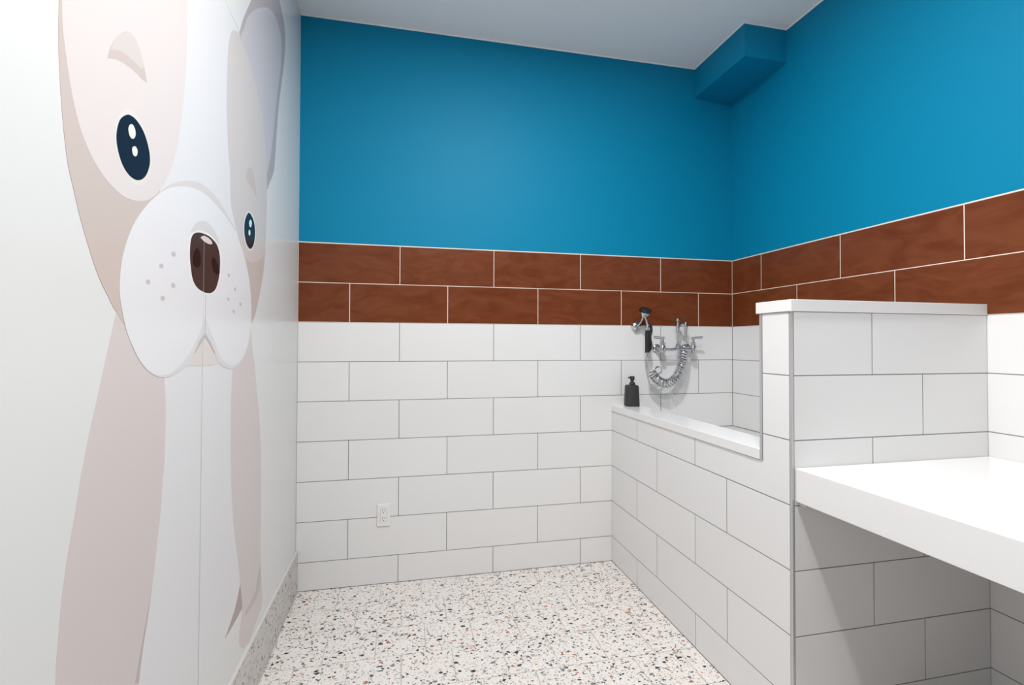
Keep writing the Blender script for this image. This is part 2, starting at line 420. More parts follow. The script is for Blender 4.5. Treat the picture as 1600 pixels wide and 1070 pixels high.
V = Vector
FR_BACK = (V((0, 0, 0)), V((1, 0, 0)), V((0, 0, 1)), V((0, -1, 0)))
FR_RIGHT = (V((W, 0, 0)), V((0, -1, 0)), V((0, 0, 1)), V((-1, 0, 0)))     # u runs away from the back wall
FR_TUB = (V((XT, 0, 0)), V((0, -1, 0)), V((0, 0, 1)), V((-1, 0, 0)))
FR_PART = (V((0, YP, 0)), V((1, 0, 0)), V((0, 0, 1)), V((0, -1, 0)))
FR_FLOOR = (V((0, 0, 0)), V((1, 0, 0)), V((0, -1, 0)), V((0, 0, 1)))
LINES = [ZB + H * k for k in (2, 1, 0, -1, -2, -3, -4, -5, -6)] + [0.0]     # horizontal joints, top to floor
MURAL = [
    ('ear', '', 'ear_rim', 0, [(-0.94,2.287),(-0.904,2.354),(-0.846,2.44),(-0.765,2.555),(-0.65,2.67),(-0.53,2.735),(-0.45,2.748),(-0.399,2.732),(-0.345,2.699),(-0.324,2.633),(-0.345,2.525),(-0.386,2.408),(-0.431,2.284),(-0.458,2.157),(-0.484,2.024),(-0.512,1.966),(-0.568,1.909),(-0.595,1.881),(-0.7,1.9),(-0.85,2.15)]),
    ('ear', '', 'ear_rim', 0, [(-1.524,2.15),(-1.674,1.9),(-1.779,1.881),(-1.806,1.909),(-1.862,1.966),(-1.89,2.024),(-1.916,2.157),(-1.943,2.284),(-1.988,2.408),(-2.029,2.525),(-2.05,2.633),(-2.029,2.699),(-1.975,2.732),(-1.924,2.748),(-1.844,2.735),(-1.724,2.67),(-1.609,2.555),(-1.528,2.44),(-1.47,2.354),(-1.434,2.287)]),
    ('inner_ear', 'ear', 'ear_inner', 1, [(-0.921,2.269),(-0.893,2.329),(-0.855,2.394),(-0.791,2.46),(-0.699,2.535),(-0.595,2.602),(-0.508,2.633),(-0.428,2.628),(-0.393,2.583),(-0.396,2.496),(-0.435,2.382),(-0.472,2.273),(-0.504,2.153),(-0.544,2.041),(-0.571,1.985),(-0.597,1.945),(-0.72,1.97),(-0.85,2.15)]),
    ('inner_ear', 'ear', 'ear_inner', 1, [(-1.524,2.15),(-1.654,1.97),(-1.777,1.945),(-1.803,1.985),(-1.83,2.041),(-1.87,2.153),(-1.902,2.273),(-1.939,2.382),(-1.978,2.496),(-1.981,2.583),(-1.946,2.628),(-1.866,2.633),(-1.779,2.602),(-1.675,2.535),(-1.583,2.46),(-1.52,2.394),(-1.481,2.329),(-1.453,2.269)]),
    ('chest', '', 'white_fur', 0, [(-1.495,1.255),(-1.461,1.203),(-1.456,1.006),(-1.47,0.914),(-1.482,0.809),(-1.51,0.716),(-1.528,0.587),(-1.528,0.225),(-1.09,0.225),(-1.153,0.33),(-1.03,0.361),(-0.974,0.38),(-0.913,0.413),(-0.867,0.465),(-0.79,0.611),(-0.807,1.085),(-0.815,1.288),(-1.142,1.291)]),
    ('front_leg', '', 'tan_leg', 1, [(-1.595,1.334),(-1.605,1.331),(-1.627,1.272),(-1.651,1.201),(-1.661,1.173),(-1.681,1.115),(-1.7,1.051),(-1.713,0.995),(-1.717,0.98),(-1.732,0.923),(-1.743,0.861),(-1.749,0.802),(-1.753,0.742),(-1.749,0.5),(-1.741,0.226),(-1.558,0.226),(-1.538,0.45),(-1.508,0.574),(-1.493,0.639),(-1.472,0.703),(-1.453,0.759),(-1.438,0.828),(-1.423,0.898),(-1.416,0.965),(-1.41,0.995),(-1.406,1.094),(-1.408,1.151),(-1.416,1.2),(-1.42,1.254),(-1.496,1.312)]),
    ('leg_shadow', '', 'tan_dark', 2, [(-1.455,0.752),(-1.47,0.698),(-1.491,0.634),(-1.506,0.572),(-1.521,0.583),(-1.497,0.645),(-1.479,0.691)]),
    ('hind_leg', '', 'dark_leg', 1, [(-0.867,0.465),(-0.84,0.371),(-0.929,0.366),(-1.006,0.365),(-0.974,0.38),(-0.913,0.413)]),
    ('front_leg', '', 'tan_leg', 2, [(-0.913,1.243),(-0.795,1.336),(-0.779,1.309),(-0.745,1.205),(-0.741,1.217),(-0.707,1.109),(-0.665,0.982),(-0.642,0.847),(-0.634,0.698),(-0.633,0.585),(-0.627,0.429),(-0.601,0.291),(-0.607,0.25),(-0.662,0.236),(-0.754,0.213),(-0.808,0.22),(-0.843,0.238),(-0.87,0.269),(-0.869,0.307),(-0.844,0.373),(-0.867,0.465),(-0.889,0.545),(-0.941,0.697),(-0.967,0.84),(-0.976,0.965),(-0.976,1.103),(-0.963,1.19)]),
    ('leg_shadow', '', 'tan_mid', 3, [(-0.629,0.43),(-0.624,0.362),(-0.665,0.324),(-0.736,0.319),(-0.801,0.323),(-0.815,0.34),(-0.759,0.345),(-0.691,0.351),(-0.668,0.397)]),
    ('head', '', 'tan_head', 4, [(-0.921,2.269),(-0.828,2.249),(-0.735,2.195),(-0.671,2.125),(-0.62,2.027),(-0.603,1.943),(-0.598,1.828),(-0.607,1.704),(-0.624,1.581),(-0.655,1.502),(-0.706,1.417),(-0.769,1.347),(-0.897,1.313),(-1.269,1.3),(-1.541,1.302),(-1.605,1.333),(-1.632,1.359),(-1.656,1.385),(-1.679,1.419),(-1.7,1.457),(-1.716,1.489),(-1.728,1.518),(-1.745,1.56),(-1.756,1.608),(-1.765,1.668),(-1.77,1.72),(-1.772,1.764),(-1.772,1.805),(-1.771,1.943),(-1.754,2.027),(-1.703,2.125),(-1.639,2.195),(-1.546,2.249),(-1.453,2.269),(-1.43,2.288),(-1.31,2.302),(-1.187,2.306),(-1.065,2.302),(-0.94,2.288)]),
    ('blaze', 'head', 'white_fur', 5, [(-1.43,2.285),(-1.31,2.3),(-1.187,2.304),(-1.065,2.3),(-0.944,2.285),(-0.96,2.2),(-1,2.05),(-0.99,1.85),(-0.95,1.68),(-0.91,1.6),(-0.93,1.5),(-1.3,1.45),(-1.472,1.57),(-1.448,1.606),(-1.42,1.72),(-1.39,1.9),(-1.38,2.1)]),
    ('eye_patch', 'head', 'patch', 6, [(-1.766,1.809),(-1.764,1.775),(-1.757,1.74),(-1.747,1.702),(-1.732,1.659),(-1.714,1.626),(-1.688,1.597),(-1.655,1.575),(-1.62,1.562),(-1.582,1.556),(-1.533,1.563),(-1.488,1.581),(-1.448,1.612),(-1.405,1.665),(-1.373,1.727),(-1.35,1.806),(-1.332,1.904),(-1.324,2.004),(-1.327,2.114),(-1.334,2.17),(-1.352,2.228),(-1.38,2.261),(-1.424,2.279),(-1.443,2.273),(-1.455,2.266),(-1.546,2.247),(-1.639,2.193),(-1.702,2.123),(-1.752,2.026),(-1.766,1.94),(-1.768,1.87)]),
    ('eye_patch', 'head', 'patch_r', 6, [(-0.93,2.273),(-0.95,2.279),(-0.994,2.261),(-1.022,2.228),(-1.038,2.183),(-1.048,2.082),(-1.048,1.988),(-1.033,1.883),(-1.013,1.801),(-1.002,1.712),(-0.974,1.671),(-0.927,1.62),(-0.891,1.58),(-0.835,1.56),(-0.77,1.559),(-0.688,1.585),(-0.625,1.625),(-0.607,1.704),(-0.598,1.828),(-0.603,1.943),(-0.62,2.027),(-0.671,2.125),(-0.735,2.195),(-0.828,2.249)]),
    ('muzzle_shadow', 'head', 'crescent', 7, [(-1.46,1.598),(-1.422,1.627),(-1.375,1.653),(-1.325,1.673),(-1.275,1.689),(-1.221,1.699),(-1.155,1.697),(-1.082,1.684),(-1.017,1.66),(-0.942,1.637),(-1.08,1.622),(-1.334,1.617)]),
    ('chin', '', 'chin', 4.5, [(-1.19,1.322),(-1.268,1.27),(-1.322,1.223),(-1.284,1.217),(-1.219,1.213),(-1.14,1.211),(-1.082,1.216),(-1.113,1.275)]),
    ('muzzle', '', 'rim', 8, [(-0.782,1.391),(-0.8,1.471),(-0.845,1.545),(-0.907,1.599),(-0.982,1.639),(-1.081,1.664),(-1.182,1.677),(-1.269,1.672),(-1.345,1.653),(-1.413,1.626),(-1.472,1.588),(-1.518,1.549),(-1.553,1.509),(-1.579,1.465),(-1.594,1.422),(-1.598,1.381),(-1.595,1.359),(-1.587,1.334),(-1.573,1.301),(-1.552,1.271),(-1.523,1.239),(-1.484,1.213),(-1.436,1.198),(-1.386,1.197),(-1.342,1.206),(-1.295,1.221),(-1.256,1.248),(-1.221,1.275),(-1.19,1.3),(-1.156,1.275),(-1.12,1.245),(-1.089,1.219),(-1.042,1.201),(-0.975,1.192),(-0.912,1.2),(-0.854,1.228),(-0.814,1.267),(-0.788,1.323)]),
    ('muzzle_front', 'muzzle', 'muzzle', 9, [(-0.782,1.391),(-0.8,1.471),(-0.845,1.545),(-0.907,1.599),(-0.982,1.639),(-1.081,1.664),(-1.182,1.677),(-1.269,1.672),(-1.345,1.653),(-1.413,1.626),(-1.472,1.588),(-1.518,1.549),(-1.553,1.509),(-1.579,1.465),(-1.594,1.422),(-1.598,1.381),(-1.595,1.359),(-1.587,1.334),(-1.573,1.301),(-1.552,1.271),(-1.522,1.24),(-1.482,1.214),(-1.436,1.202),(-1.396,1.203),(-1.353,1.214),(-1.304,1.237),(-1.262,1.268),(-1.228,1.3),(-1.191,1.346),(-1.164,1.318),(-1.128,1.286),(-1.09,1.244),(-1.048,1.218),(-0.979,1.202),(-0.916,1.209),(-0.859,1.234),(-0.816,1.272),(-0.79,1.322)]),
    ('mouth_line', 'muzzle', 'line', 10, [(-1.19,1.301),(-1.227,1.278),(-1.258,1.248),(-1.251,1.248),(-1.214,1.274),(-1.189,1.289),(-1.16,1.273),(-1.123,1.245),(-1.115,1.245),(-1.153,1.278)]),
    ('lip_line', 'muzzle', 'line', 10, [(-1.191,1.411),(-1.187,1.412),(-1.188,1.3),(-1.191,1.3)]),
    ('nose_shadow', 'muzzle', 'crescent2', 10, [(-1.291,1.554),(-1.266,1.579),(-1.225,1.599),(-1.18,1.605),(-1.135,1.596),(-1.105,1.576),(-1.09,1.56),(-1.151,1.561),(-1.23,1.563)]),
    ('nose_rim', 'muzzle', 'muzzle_hi', 10.5, [(-1.302,1.491),(-1.3,1.526),(-1.285,1.551),(-1.256,1.565),(-1.215,1.574),(-1.16,1.575),(-1.107,1.563),(-1.079,1.538),(-1.073,1.502),(-1.084,1.459),(-1.107,1.427),(-1.141,1.411),(-1.173,1.406),(-1.217,1.406),(-1.259,1.415),(-1.284,1.434),(-1.297,1.462)]),
    ('nose', '', 'nose', 11, [(-1.292,1.493),(-1.29,1.528),(-1.277,1.55),(-1.254,1.561),(-1.217,1.568),(-1.165,1.569),(-1.115,1.558),(-1.092,1.534),(-1.087,1.501),(-1.097,1.46),(-1.118,1.43),(-1.146,1.416),(-1.173,1.411),(-1.212,1.412),(-1.25,1.42),(-1.274,1.437),(-1.286,1.465)]),
    ('nostril', 'nose', 'nostril', 12, [(-1.275,1.481),(-1.27,1.506),(-1.253,1.521),(-1.234,1.518),(-1.224,1.5),(-1.227,1.482),(-1.244,1.471),(-1.265,1.472)]),
    ('nostril', 'nose', 'nostril', 12, [(-1.152,1.507),(-1.138,1.52),(-1.121,1.512),(-1.098,1.494),(-1.087,1.481),(-1.102,1.473),(-1.124,1.473),(-1.144,1.485)]),
    ('nose_highlight', 'nose', 'highlight_pink', 12, [(-1.229,1.554),(-1.211,1.562),(-1.181,1.564),(-1.154,1.56),(-1.147,1.553),(-1.167,1.548),(-1.204,1.548)]),
    ('freckle', 'muzzle', 'freckle', 10, [(-1.37,1.486),(-1.369,1.482),(-1.373,1.478),(-1.379,1.476),(-1.386,1.476),(-1.39,1.479),(-1.391,1.483),(-1.387,1.486),(-1.381,1.488),(-1.375,1.488)]),
    ('freckle', 'muzzle', 'freckle', 10, [(-1.429,1.448),(-1.428,1.444),(-1.431,1.441),(-1.437,1.44),(-1.443,1.44),(-1.447,1.442),(-1.447,1.446),(-1.444,1.449),(-1.438,1.451),(-1.433,1.451)]),
    ('freckle', 'muzzle', 'freckle', 10, [(-1.485,1.405),(-1.485,1.402),(-1.488,1.399),(-1.493,1.397),(-1.498,1.398),(-1.502,1.401),(-1.502,1.404),(-1.499,1.407),(-1.494,1.408),(-1.489,1.408)]),
    ('freckle', 'muzzle', 'freckle', 10, [(-1.37,1.411),(-1.369,1.408),(-1.373,1.404),(-1.379,1.403),(-1.386,1.403),(-1.39,1.406),(-1.39,1.41),(-1.387,1.413),(-1.381,1.415),(-1.374,1.414)]),
    ('freckle', 'muzzle', 'freckle', 10, [(-1.42,1.376),(-1.42,1.373),(-1.423,1.37),(-1.429,1.368),(-1.435,1.369),(-1.439,1.372),(-1.439,1.375),(-1.436,1.379),(-1.43,1.38),(-1.424,1.379)]),
    ('freckle', 'muzzle', 'freckle', 10, [(-1.005,1.484),(-1.005,1.481),(-1.008,1.478),(-1.014,1.477),(-1.019,1.478),(-1.023,1.481),(-1.023,1.484),(-1.02,1.487),(-1.014,1.488),(-1.009,1.487)]),
    ('freckle', 'muzzle', 'freckle', 10, [(-0.946,1.447),(-0.946,1.444),(-0.949,1.441),(-0.955,1.44),(-0.961,1.441),(-0.965,1.444),(-0.965,1.447),(-0.962,1.45),(-0.956,1.451),(-0.95,1.45)]),
    ('freckle', 'muzzle', 'freckle', 10, [(-1.006,1.41),(-1.006,1.406),(-1.009,1.404),(-1.015,1.403),(-1.02,1.404),(-1.024,1.407),(-1.024,1.41),(-1.021,1.413),(-1.015,1.414),(-1.01,1.413)]),
    ('freckle', 'muzzle', 'freckle', 10, [(-0.891,1.404),(-0.891,1.4),(-0.895,1.397),(-0.901,1.396),(-0.908,1.398),(-0.912,1.401),(-0.912,1.404),(-0.909,1.407),(-0.902,1.408),(-0.896,1.407)]),
    ('freckle', 'muzzle', 'freckle', 10, [(-0.956,1.375),(-0.956,1.371),(-0.959,1.369),(-0.965,1.368),(-0.971,1.369),(-0.975,1.372),(-0.975,1.375),(-0.972,1.378),(-0.966,1.379),(-0.96,1.378)]),
    ('eye_rim', 'head', 'eye_rim', 7, [(-1.585,1.728),(-1.61,1.7),(-1.62,1.67),(-1.618,1.642),(-1.603,1.615),(-1.576,1.597),(-1.54,1.593),(-1.506,1.612),(-1.488,1.645),(-1.489,1.677),(-1.506,1.705),(-1.532,1.728),(-1.558,1.735)]),
    ('eye', '', 'eye', 8, [(-1.583,1.717),(-1.605,1.697),(-1.615,1.668),(-1.612,1.643),(-1.596,1.617),(-1.57,1.603),(-1.538,1.604),(-1.509,1.623),(-1.493,1.655),(-1.498,1.684),(-1.518,1.71),(-1.544,1.722),(-1.565,1.723)]),
    ('eye_highlight', 'eye', 'highlight', 9, [(-1.551,1.699),(-1.55,1.693),(-1.552,1.687),(-1.556,1.682),(-1.562,1.679),(-1.567,1.679),(-1.572,1.682),(-1.575,1.687),(-1.576,1.693),(-1.574,1.699),(-1.57,1.704),(-1.564,1.707),(-1.559,1.707),(-1.554,1.704)]),
    ('eye_highlight', 'eye', 'highlight', 9, [(-1.542,1.663),(-1.542,1.658),(-1.544,1.653),(-1.547,1.65),(-1.551,1.648),(-1.556,1.648),(-1.559,1.65),(-1.561,1.654),(-1.562,1.658),(-1.56,1.663),(-1.556,1.666),(-1.552,1.668),(-1.548,1.668),(-1.544,1.666)]),
    ('eye_rim', 'head', 'eye_rim', 7, [(-0.738,1.683),(-0.741,1.651),(-0.758,1.622),(-0.786,1.602),(-0.818,1.596),(-0.847,1.603),(-0.869,1.623),(-0.879,1.649),(-0.876,1.679),(-0.861,1.706),(-0.836,1.727),(-0.804,1.735),(-0.773,1.73),(-0.749,1.711)]),
    ('eye', '', 'eye', 8, [(-0.826,1.726),(-0.859,1.697),(-0.87,1.665),(-0.863,1.634),(-0.837,1.61),(-0.8,1.605),(-0.765,1.627),(-0.749,1.666),(-0.759,1.705),(-0.791,1.724)]),
    ('eye_highlight', 'eye', 'highlight', 9, [(-0.788,1.698),(-0.79,1.692),(-0.794,1.686),(-0.8,1.682),(-0.806,1.68),(-0.813,1.681),(-0.817,1.685),(-0.819,1.691),(-0.817,1.697),(-0.813,1.702),(-0.807,1.706),(-0.801,1.708),(-0.794,1.707),(-0.79,1.704)]),
    ('eye_highlight', 'eye', 'highlight', 9, [(-0.802,1.662),(-0.803,1.657),(-0.806,1.653),(-0.81,1.65),(-0.815,1.649),(-0.82,1.65),(-0.823,1.653),(-0.824,1.657),(-0.823,1.662),(-0.82,1.666),(-0.816,1.669),(-0.811,1.67),(-0.807,1.669),(-0.804,1.666)]),
    ('eyebrow', 'head', 'brow_dark', 7, [(-1.647,1.79),(-1.639,1.814),(-1.621,1.844),(-1.597,1.871),(-1.574,1.884),(-1.556,1.883),(-1.538,1.871),(-1.523,1.848),(-1.508,1.82),(-1.526,1.816),(-1.555,1.816),(-1.589,1.812),(-1.62,1.804)]),
    ('eyebrow_top', 'head', 'brow_light', 8, [(-1.638,1.812),(-1.621,1.844),(-1.597,1.871),(-1.574,1.884),(-1.556,1.883),(-1.538,1.871),(-1.525,1.849),(-1.528,1.836),(-1.555,1.834),(-1.586,1.832),(-1.613,1.825)]),
    ('eyebrow', 'head', 'brow_dark', 7, [(-0.86,1.837),(-0.846,1.869),(-0.815,1.89),(-0.782,1.888),(-0.758,1.861),(-0.727,1.797),(-0.768,1.816),(-0.824,1.826)]),
]

# ---------------------------------------------------------------- the room shell
floor = structure(box('floor', -0.15, W + 0.15, YF - 0.15, 0.15, -0.12, -0.003, M['floor_grout']))
FP = 0.205
row = 0; y = 0.0
while y < -YF - 1e-4:
    y1 = min(y + FP, -YF)
    for a, b in zip(*(lambda c: (c, c[1:]))(cuts(0.0, XT if y < -YP - 0.02 else W, 0.016 if row % 2 == 0 else 0.1205, FP))):
        put_tile(floor, FR_FLOOR, a, b, y, y1, M['terrazzo'], t=0.01, gap=0.003, bev=0.0005)
    y = y1; row += 1

ceiling = structure(box('ceiling', -0.15, W + 0.15, YF - 0.15, 0.15, ZC, ZC + 0.12, M['ceiling_paint']))

# back wall: blue plaster with a grout bed and tiles in front of it
wall_back = structure(box('wall_back', -0.15, W + 0.15, TT - 0.001, 0.15, 0, ZC, M['blue_paint']))
box('grout_bed', 0, W, 0.0005, TT - 0.001, 0, ZB, M['grey_grout'], wall_back)
box('grout_bed', 0, W, 0.0005, TT - 0.001, ZB, ZB + 2 * H, M['cream_grout'], wall_back)
box('edge_strip', 0, W, -0.0006, TT - 0.001, ZB + 2 * H - 0.0005, ZB + 2 * H + 0.004, M['cream_grout'], wall_back)
for i, (top, bot) in enumerate(zip(LINES, LINES[1:])):
    first = 0.2550 if i % 2 == 1 else 0.2550 + TW / 2
    mt = M['brown_tile'] if i < 2 else M['white_tile']
    c = cuts(0.0, W, first, TW)
    for a, b in zip(c, c[1:]):
        if bot < 0.70 and a > XT:            # behind the tub wall nothing is seen
            continue
        put_tile(wall_back, FR_BACK, a, b, bot, top, mt)

# right wall
wall_right = structure(box('wall_right', W + TT - 0.001, W + 0.15, YF - 0.15, TT - 0.001, 0, ZC, M['blue_paint']))
box('grout_bed', W + 0.0005, W + TT - 0.001, YF, 0, 0, ZB, M['grey_grout'], wall_right)
box('grout_bed', W + 0.0005, W + TT - 0.001, YF, 0, ZB, ZB + 2 * H, M['cream_grout'], wall_right)
box('edge_strip', W - 0.0006, W + TT - 0.001, YF, 0, ZB + 2 * H - 0.0005, ZB + 2 * H + 0.004, M['cream_grout'], wall_right)
for i, (top, bot) in enumerate(zip(LINES, LINES[1:])):
    first = 0.2486 if i % 2 == 0 else 0.5054
    mt = M['brown_tile'] if i < 2 else M['white_tile']
    c = cuts(0.0, -YF, first, TW)
    for a, b in zip(c, c[1:]):
        if bot < 0.70 and b < -YP:           # inside the tub wall
            continue
        put_tile(wall_right, FR_RIGHT, a, b, bot, top, mt)

# left wall and the wall behind the viewer
wall_left = structure(box('wall_left', -0.15, 0, YF - 0.15, TT - 0.001, 0, ZC, M['white_paint']))
wall_front = structure(box('wall_front', 0, W, YF - 0.15, YF, 0, ZC, M['grey_paint']))

# soffit in the far corner under the ceiling
box('wall_soffit', 2.2945, W + TT, -0.438, TT, 2.8035, ZC, M['blue_paint'])
structure(bpy.data.objects['wall_soffit'])

# terrazzo skirting along the left wall
bb = structure(box('baseboard_left', 0, 0.003, YF, 0, 0, 0.206, M['floor_grout']))
FR_BB = (V((0.012, 0, 0)), V((0, -1, 0)), V((0, 0, 1)), V((1, 0, 0)))
c = cuts(0.0, -YF, 0.161, FP)
for a, b in zip(c, c[1:]):
    put_tile(bb, FR_BB, a, b, 0.0, 0.206, M['skirting_terrazzo'], t=0.0095, gap=0.0025, bev=0.0006)
box('edge_strip', 0, 0.0135, YF, 0, 0.206, 0.2105, M['caulk'], bb, 0.001, 1)

# painter's bead where the blue walls meet the ceiling
box('caulk_bead', 0.0, 2.2945, 0.0022, TT - 0.001, ZC - 0.0045, ZC, M['ceiling_paint'], wall_back)
box('caulk_bead', W + 0.0022, W + TT - 0.001, YF, -0.438, ZC - 0.0045, ZC, M['ceiling_paint'], wall_right)
sof = bpy.data.objects['wall_soffit']
box('caulk_bead', 2.2900, 2.2945, -0.438, 0.0, ZC - 0.0045, ZC, M['ceiling_paint'], sof)
box('caulk_bead', 2.2900, W, -0.4425, -0.438, ZC - 0.0045, ZC, M['ceiling_paint'], sof)

# low wall in front of the tub: core, grout, tiles; its end rises into the partition
YW = YP + 0.0
wt = structure(box('wall_tub', XT + TT, 1.868, YPR, 0.0, 0, ZCOP - TCOP, M['grey_grout']))
LT = [ZCOP - TCOP] + LINES[5:]
box('grout_bed', XT + 0.0005, XT + TT, YPR, 0.0, 0, ZCOP - TCOP, M['grey_grout'], wt)
YE = -YP - 0.010                               # u of the near corner trim
for i, (top, bot) in enumerate(zip(LT, LT[1:])):
    first = 0.3109 if i % 2 == 0 else 0.5140
    c = cuts(0.0, YE, first, TW)
    for a, b in zip(c, c[1:]):
        if i == 0 and b == c[-1]:              # the notched tile that steps up past the ledge
            g = GAP / 2
            outline = [(-a - g, bot + g), (-b + g, bot + g), (-b + g, LINES[4] - g), (YPR - 0.012 - g, LINES[4] - g),
                       (YPR - 0.012 - g, top - g), (-a - g, top - g)]
            prism('tile', outline, XT, XT + TT, M['white_tile'], wt, 'x', 0.0007)
        else:
            put_tile(wt, FR_TUB, a, b, bot, top, M['white_tile'])
# inner face of the low wall
FR_TI = (V((1.876, 0, 0)), V((0, -1, 0)), V((0, 0, 1)), V((1, 0, 0)))
for a, b in ((0.0, 0.3109), (0.3109, 0.8251), (0.8251, 1.2045)):
    put_tile(wt, FR_TI, a, b, 0.765, ZCOP - TCOP, M['white_tile'])

# partition between tub and counter
wp = structure(box('wall_partition', XT + TT, W, YP + TT, YPR - TT, 0, ZCAP - TCAP, M['grey_grout']))
box('grout_bed', XT + 0.004, W, YP + 0.0005, YP + TT, 0, ZCAP - TCAP, M['grey_grout'], wp)
box('grout_bed', XT + 0.0005, XT + TT, YP + 0.004, YPR - 0.004, 0, ZCAP - TCAP, M['grey_grout'], wp)
LP = [ZCAP - TCAP] + LINES[3:]
for i, (top, bot) in enumerate(zip(LP, LP[1:])):
    j = 2.0499 if i % 2 == 0 else 2.2601
    for a, b in ((XT + 0.007, j), (j, W)):
        put_tile(wp, FR_PART, a, b, bot, top, M['white_tile'])
        if bot > 0.7:                          # the face towards the tub
            put_tile(wp, (V((0, YPR, 0)), V((-1, 0, 0)), V((0, 0, 1)), V((0, 1, 0))), -b, -a, bot, top, M['white_tile'])
for top, bot in ((LP[0], LP[1]), (LP[1], LP[2])):
    put_tile(wp, FR_TUB, -YPR + 0.012, YE, bot, top, M['white_tile'])

# metal edge profiles on the partition's two outer corners
def corner_profile(name, pts, z0, z1):
    o = prism(name, pts, z0, z1, M['metal_trim'], None, 'z', 0.0004)
    return structure(o)

corner_profile('trim_1', [(XT - 0.0008, YP + 0.009), (XT - 0.0008, YP - 0.0008), (XT + 0.006, YP - 0.0008), (XT + 0.006, YP + 0.006),
                          (XT + 0.007, YP + 0.007), (XT + 0.007, YP + 0.009)], 0.0, ZCAP - TCAP)
corner_profile('trim_2', [(XT - 0.0008, YPR + 0.0008), (XT - 0.0008, YPR - 0.0105), (XT + 0.006, YPR - 0.0105), (XT + 0.006, YPR + 0.0008)],
               ZCOP - TCOP - 0.006, ZCAP - TCAP)

# ---------------------------------------------------------------- built-in slabs
ledge = box('tub_ledge', XT - 0.004, 1.889, YPR + 0.0009, -0.001, ZCOP - TCOP, ZCOP, M['quartz'], None, 0.0015, 2)
tag(ledge, 'long white stone ledge on top of the low tub wall under the soap dispenser', 'ledge')
cap = box('partition_cap', XT - 0.004, W - 0.0015, YP - 0.003, YPR + 0.014, ZCAP - TCAP, ZCAP, M['quartz'], None, 0.0015, 2)
tag(cap, 'white stone slab capping the raised tiled partition in front of the brown tiles', 'cap')
YCE = -3.05
counter = thing('grooming_counter', 'thick white counter jutting out along the right wall before the tiled partition', 'counter', (XT + 0.009, YP, ZCT - TCT))
cb = box_bm(0, W - 0.0015 - XT - 0.009, YCE - YP, -0.002, 0, TCT, None, 0.002, 2)
link('slab', to_mesh('slab', cb), M['quartz'], counter)
bmc = box_bm(0.012, W - 0.0015 - XT - 0.009, -0.030, -0.002, -0.012, -0.0002, None, 0.001, 1)
link('cleat', to_mesh('cleat', bmc), M['caulk'], counter)
bmc = box_bm(W - 0.035 - XT - 0.009, W - 0.0015 - XT - 0.009, YCE - YP + 0.05, -0.032, -0.04, -0.0002, None, 0.001, 1)
link('cleat', to_mesh('cleat', bmc), M['caulk'], counter)

basin = thing('tub_basin', 'white raised wash basin floor sunk behind the low tiled tub wall', 'tub', (2.21, -0.6, 0.70))
part('pan', box_bm(1.8775, W - 0.0015, YPR + 0.0015, -0.0015, 0.70, 0.7615, None, 0.002, 2), M['pan_white'], basin, False)
part('drain', lathe_bm([(0.0, 0.7616), (0.045, 0.7616), (0.045, 0.7635), (0.038, 0.7645), (0.0, 0.7640)][1:4], 24, None,
                       Matrix.Translation((2.21, -0.6, 0))), M['chrome'], basin)

# ---------------------------------------------------------------- wall mural
mural = thing('dog_mural', 'large printed mural of a beige and white cartoon puppy on the left wall', 'mural', (0, -1.2, 0.212))
for a, b in ((-2.4, -1.2055), (-1.2047, -0.0005)):
    part('print_sheet', box_bm(0.0, 0.0006, a, b, 0.2115, ZC - 0.001), M['print_sheet'], mural, False)


def smooth_outline(pts):
    """Round the traced outline, keeping its sharp corners."""
    P = [Vector((a, b, 0)) for a, b in pts]; n = len(P)
    corner = []
    for i in range(n):
        d0 = P[i] - P[i - 1]; d1 = P[(i + 1) % n] - P[i]
        corner.append(d0.length < 1e-6 or d1.length < 1e-6 or d0.angle(d1) > math.radians(58))
    out = []
    for i in range(n):
        b, c = P[i], P[(i + 1) % n]
        a = b + (b - c) if corner[i] else P[i - 1]
        d = c + (c - b) if corner[(i + 1) % n] else P[(i + 2) % n]
        for j in range(4):
            t = j / 4
            q = 0.5 * ((2 * b) + (c - a) * t + (2 * a - 5 * b + 4 * c - d) * t * t + (3 * b - a - 3 * c + d) * t ** 3)
            out.append((q.x, q.y))
    return out


built = []
for nm, pa, colour, layer, pts in MURAL:
    o_pts = smooth_outline(pts)
    x = 0.0008 + layer * 0.0001
    bm = bmesh.new()
    lo = [bm.verts.new((0.0004, a, b)) for a, b in o_pts]; hi = [bm.verts.new((x, a, b)) for a, b in o_pts]
    bm.faces.new(hi)
    for i in range(len(lo)):
        bm.faces.new((lo[i], lo[(i + 1) % len(lo)], hi[(i + 1) % len(lo)], hi[i]))
    cen = sum((Vector((a, b)) for a, b in pts), Vector((0, 0))) / len(pts)
    parent = mural
    if pa:
        parent = min((q for q in built if q[0] == pa), key=lambda q: (q[2] - cen).length)[1]
    me = bpy.data.meshes.new(nm)
    bmesh.ops.recalc_face_normals(bm, faces=bm.faces)
    if next(f for f in bm.faces if len(f.verts) > 4).normal.x < 0:
        bmesh.ops.reverse_faces(bm, faces=bm.faces)
    bm.to_mesh(me); bm.free()
    for v in me.vertices:
        v.co -= mural.location
    o = link(nm, me, M['print_' + colour], parent)
    built.append((nm, o, cen))
part('panel_seam', box_bm(0.0004, 0.0022, -1.2054, -1.2047, 0.2115, 1.58), M['print_seam'], mural, False)

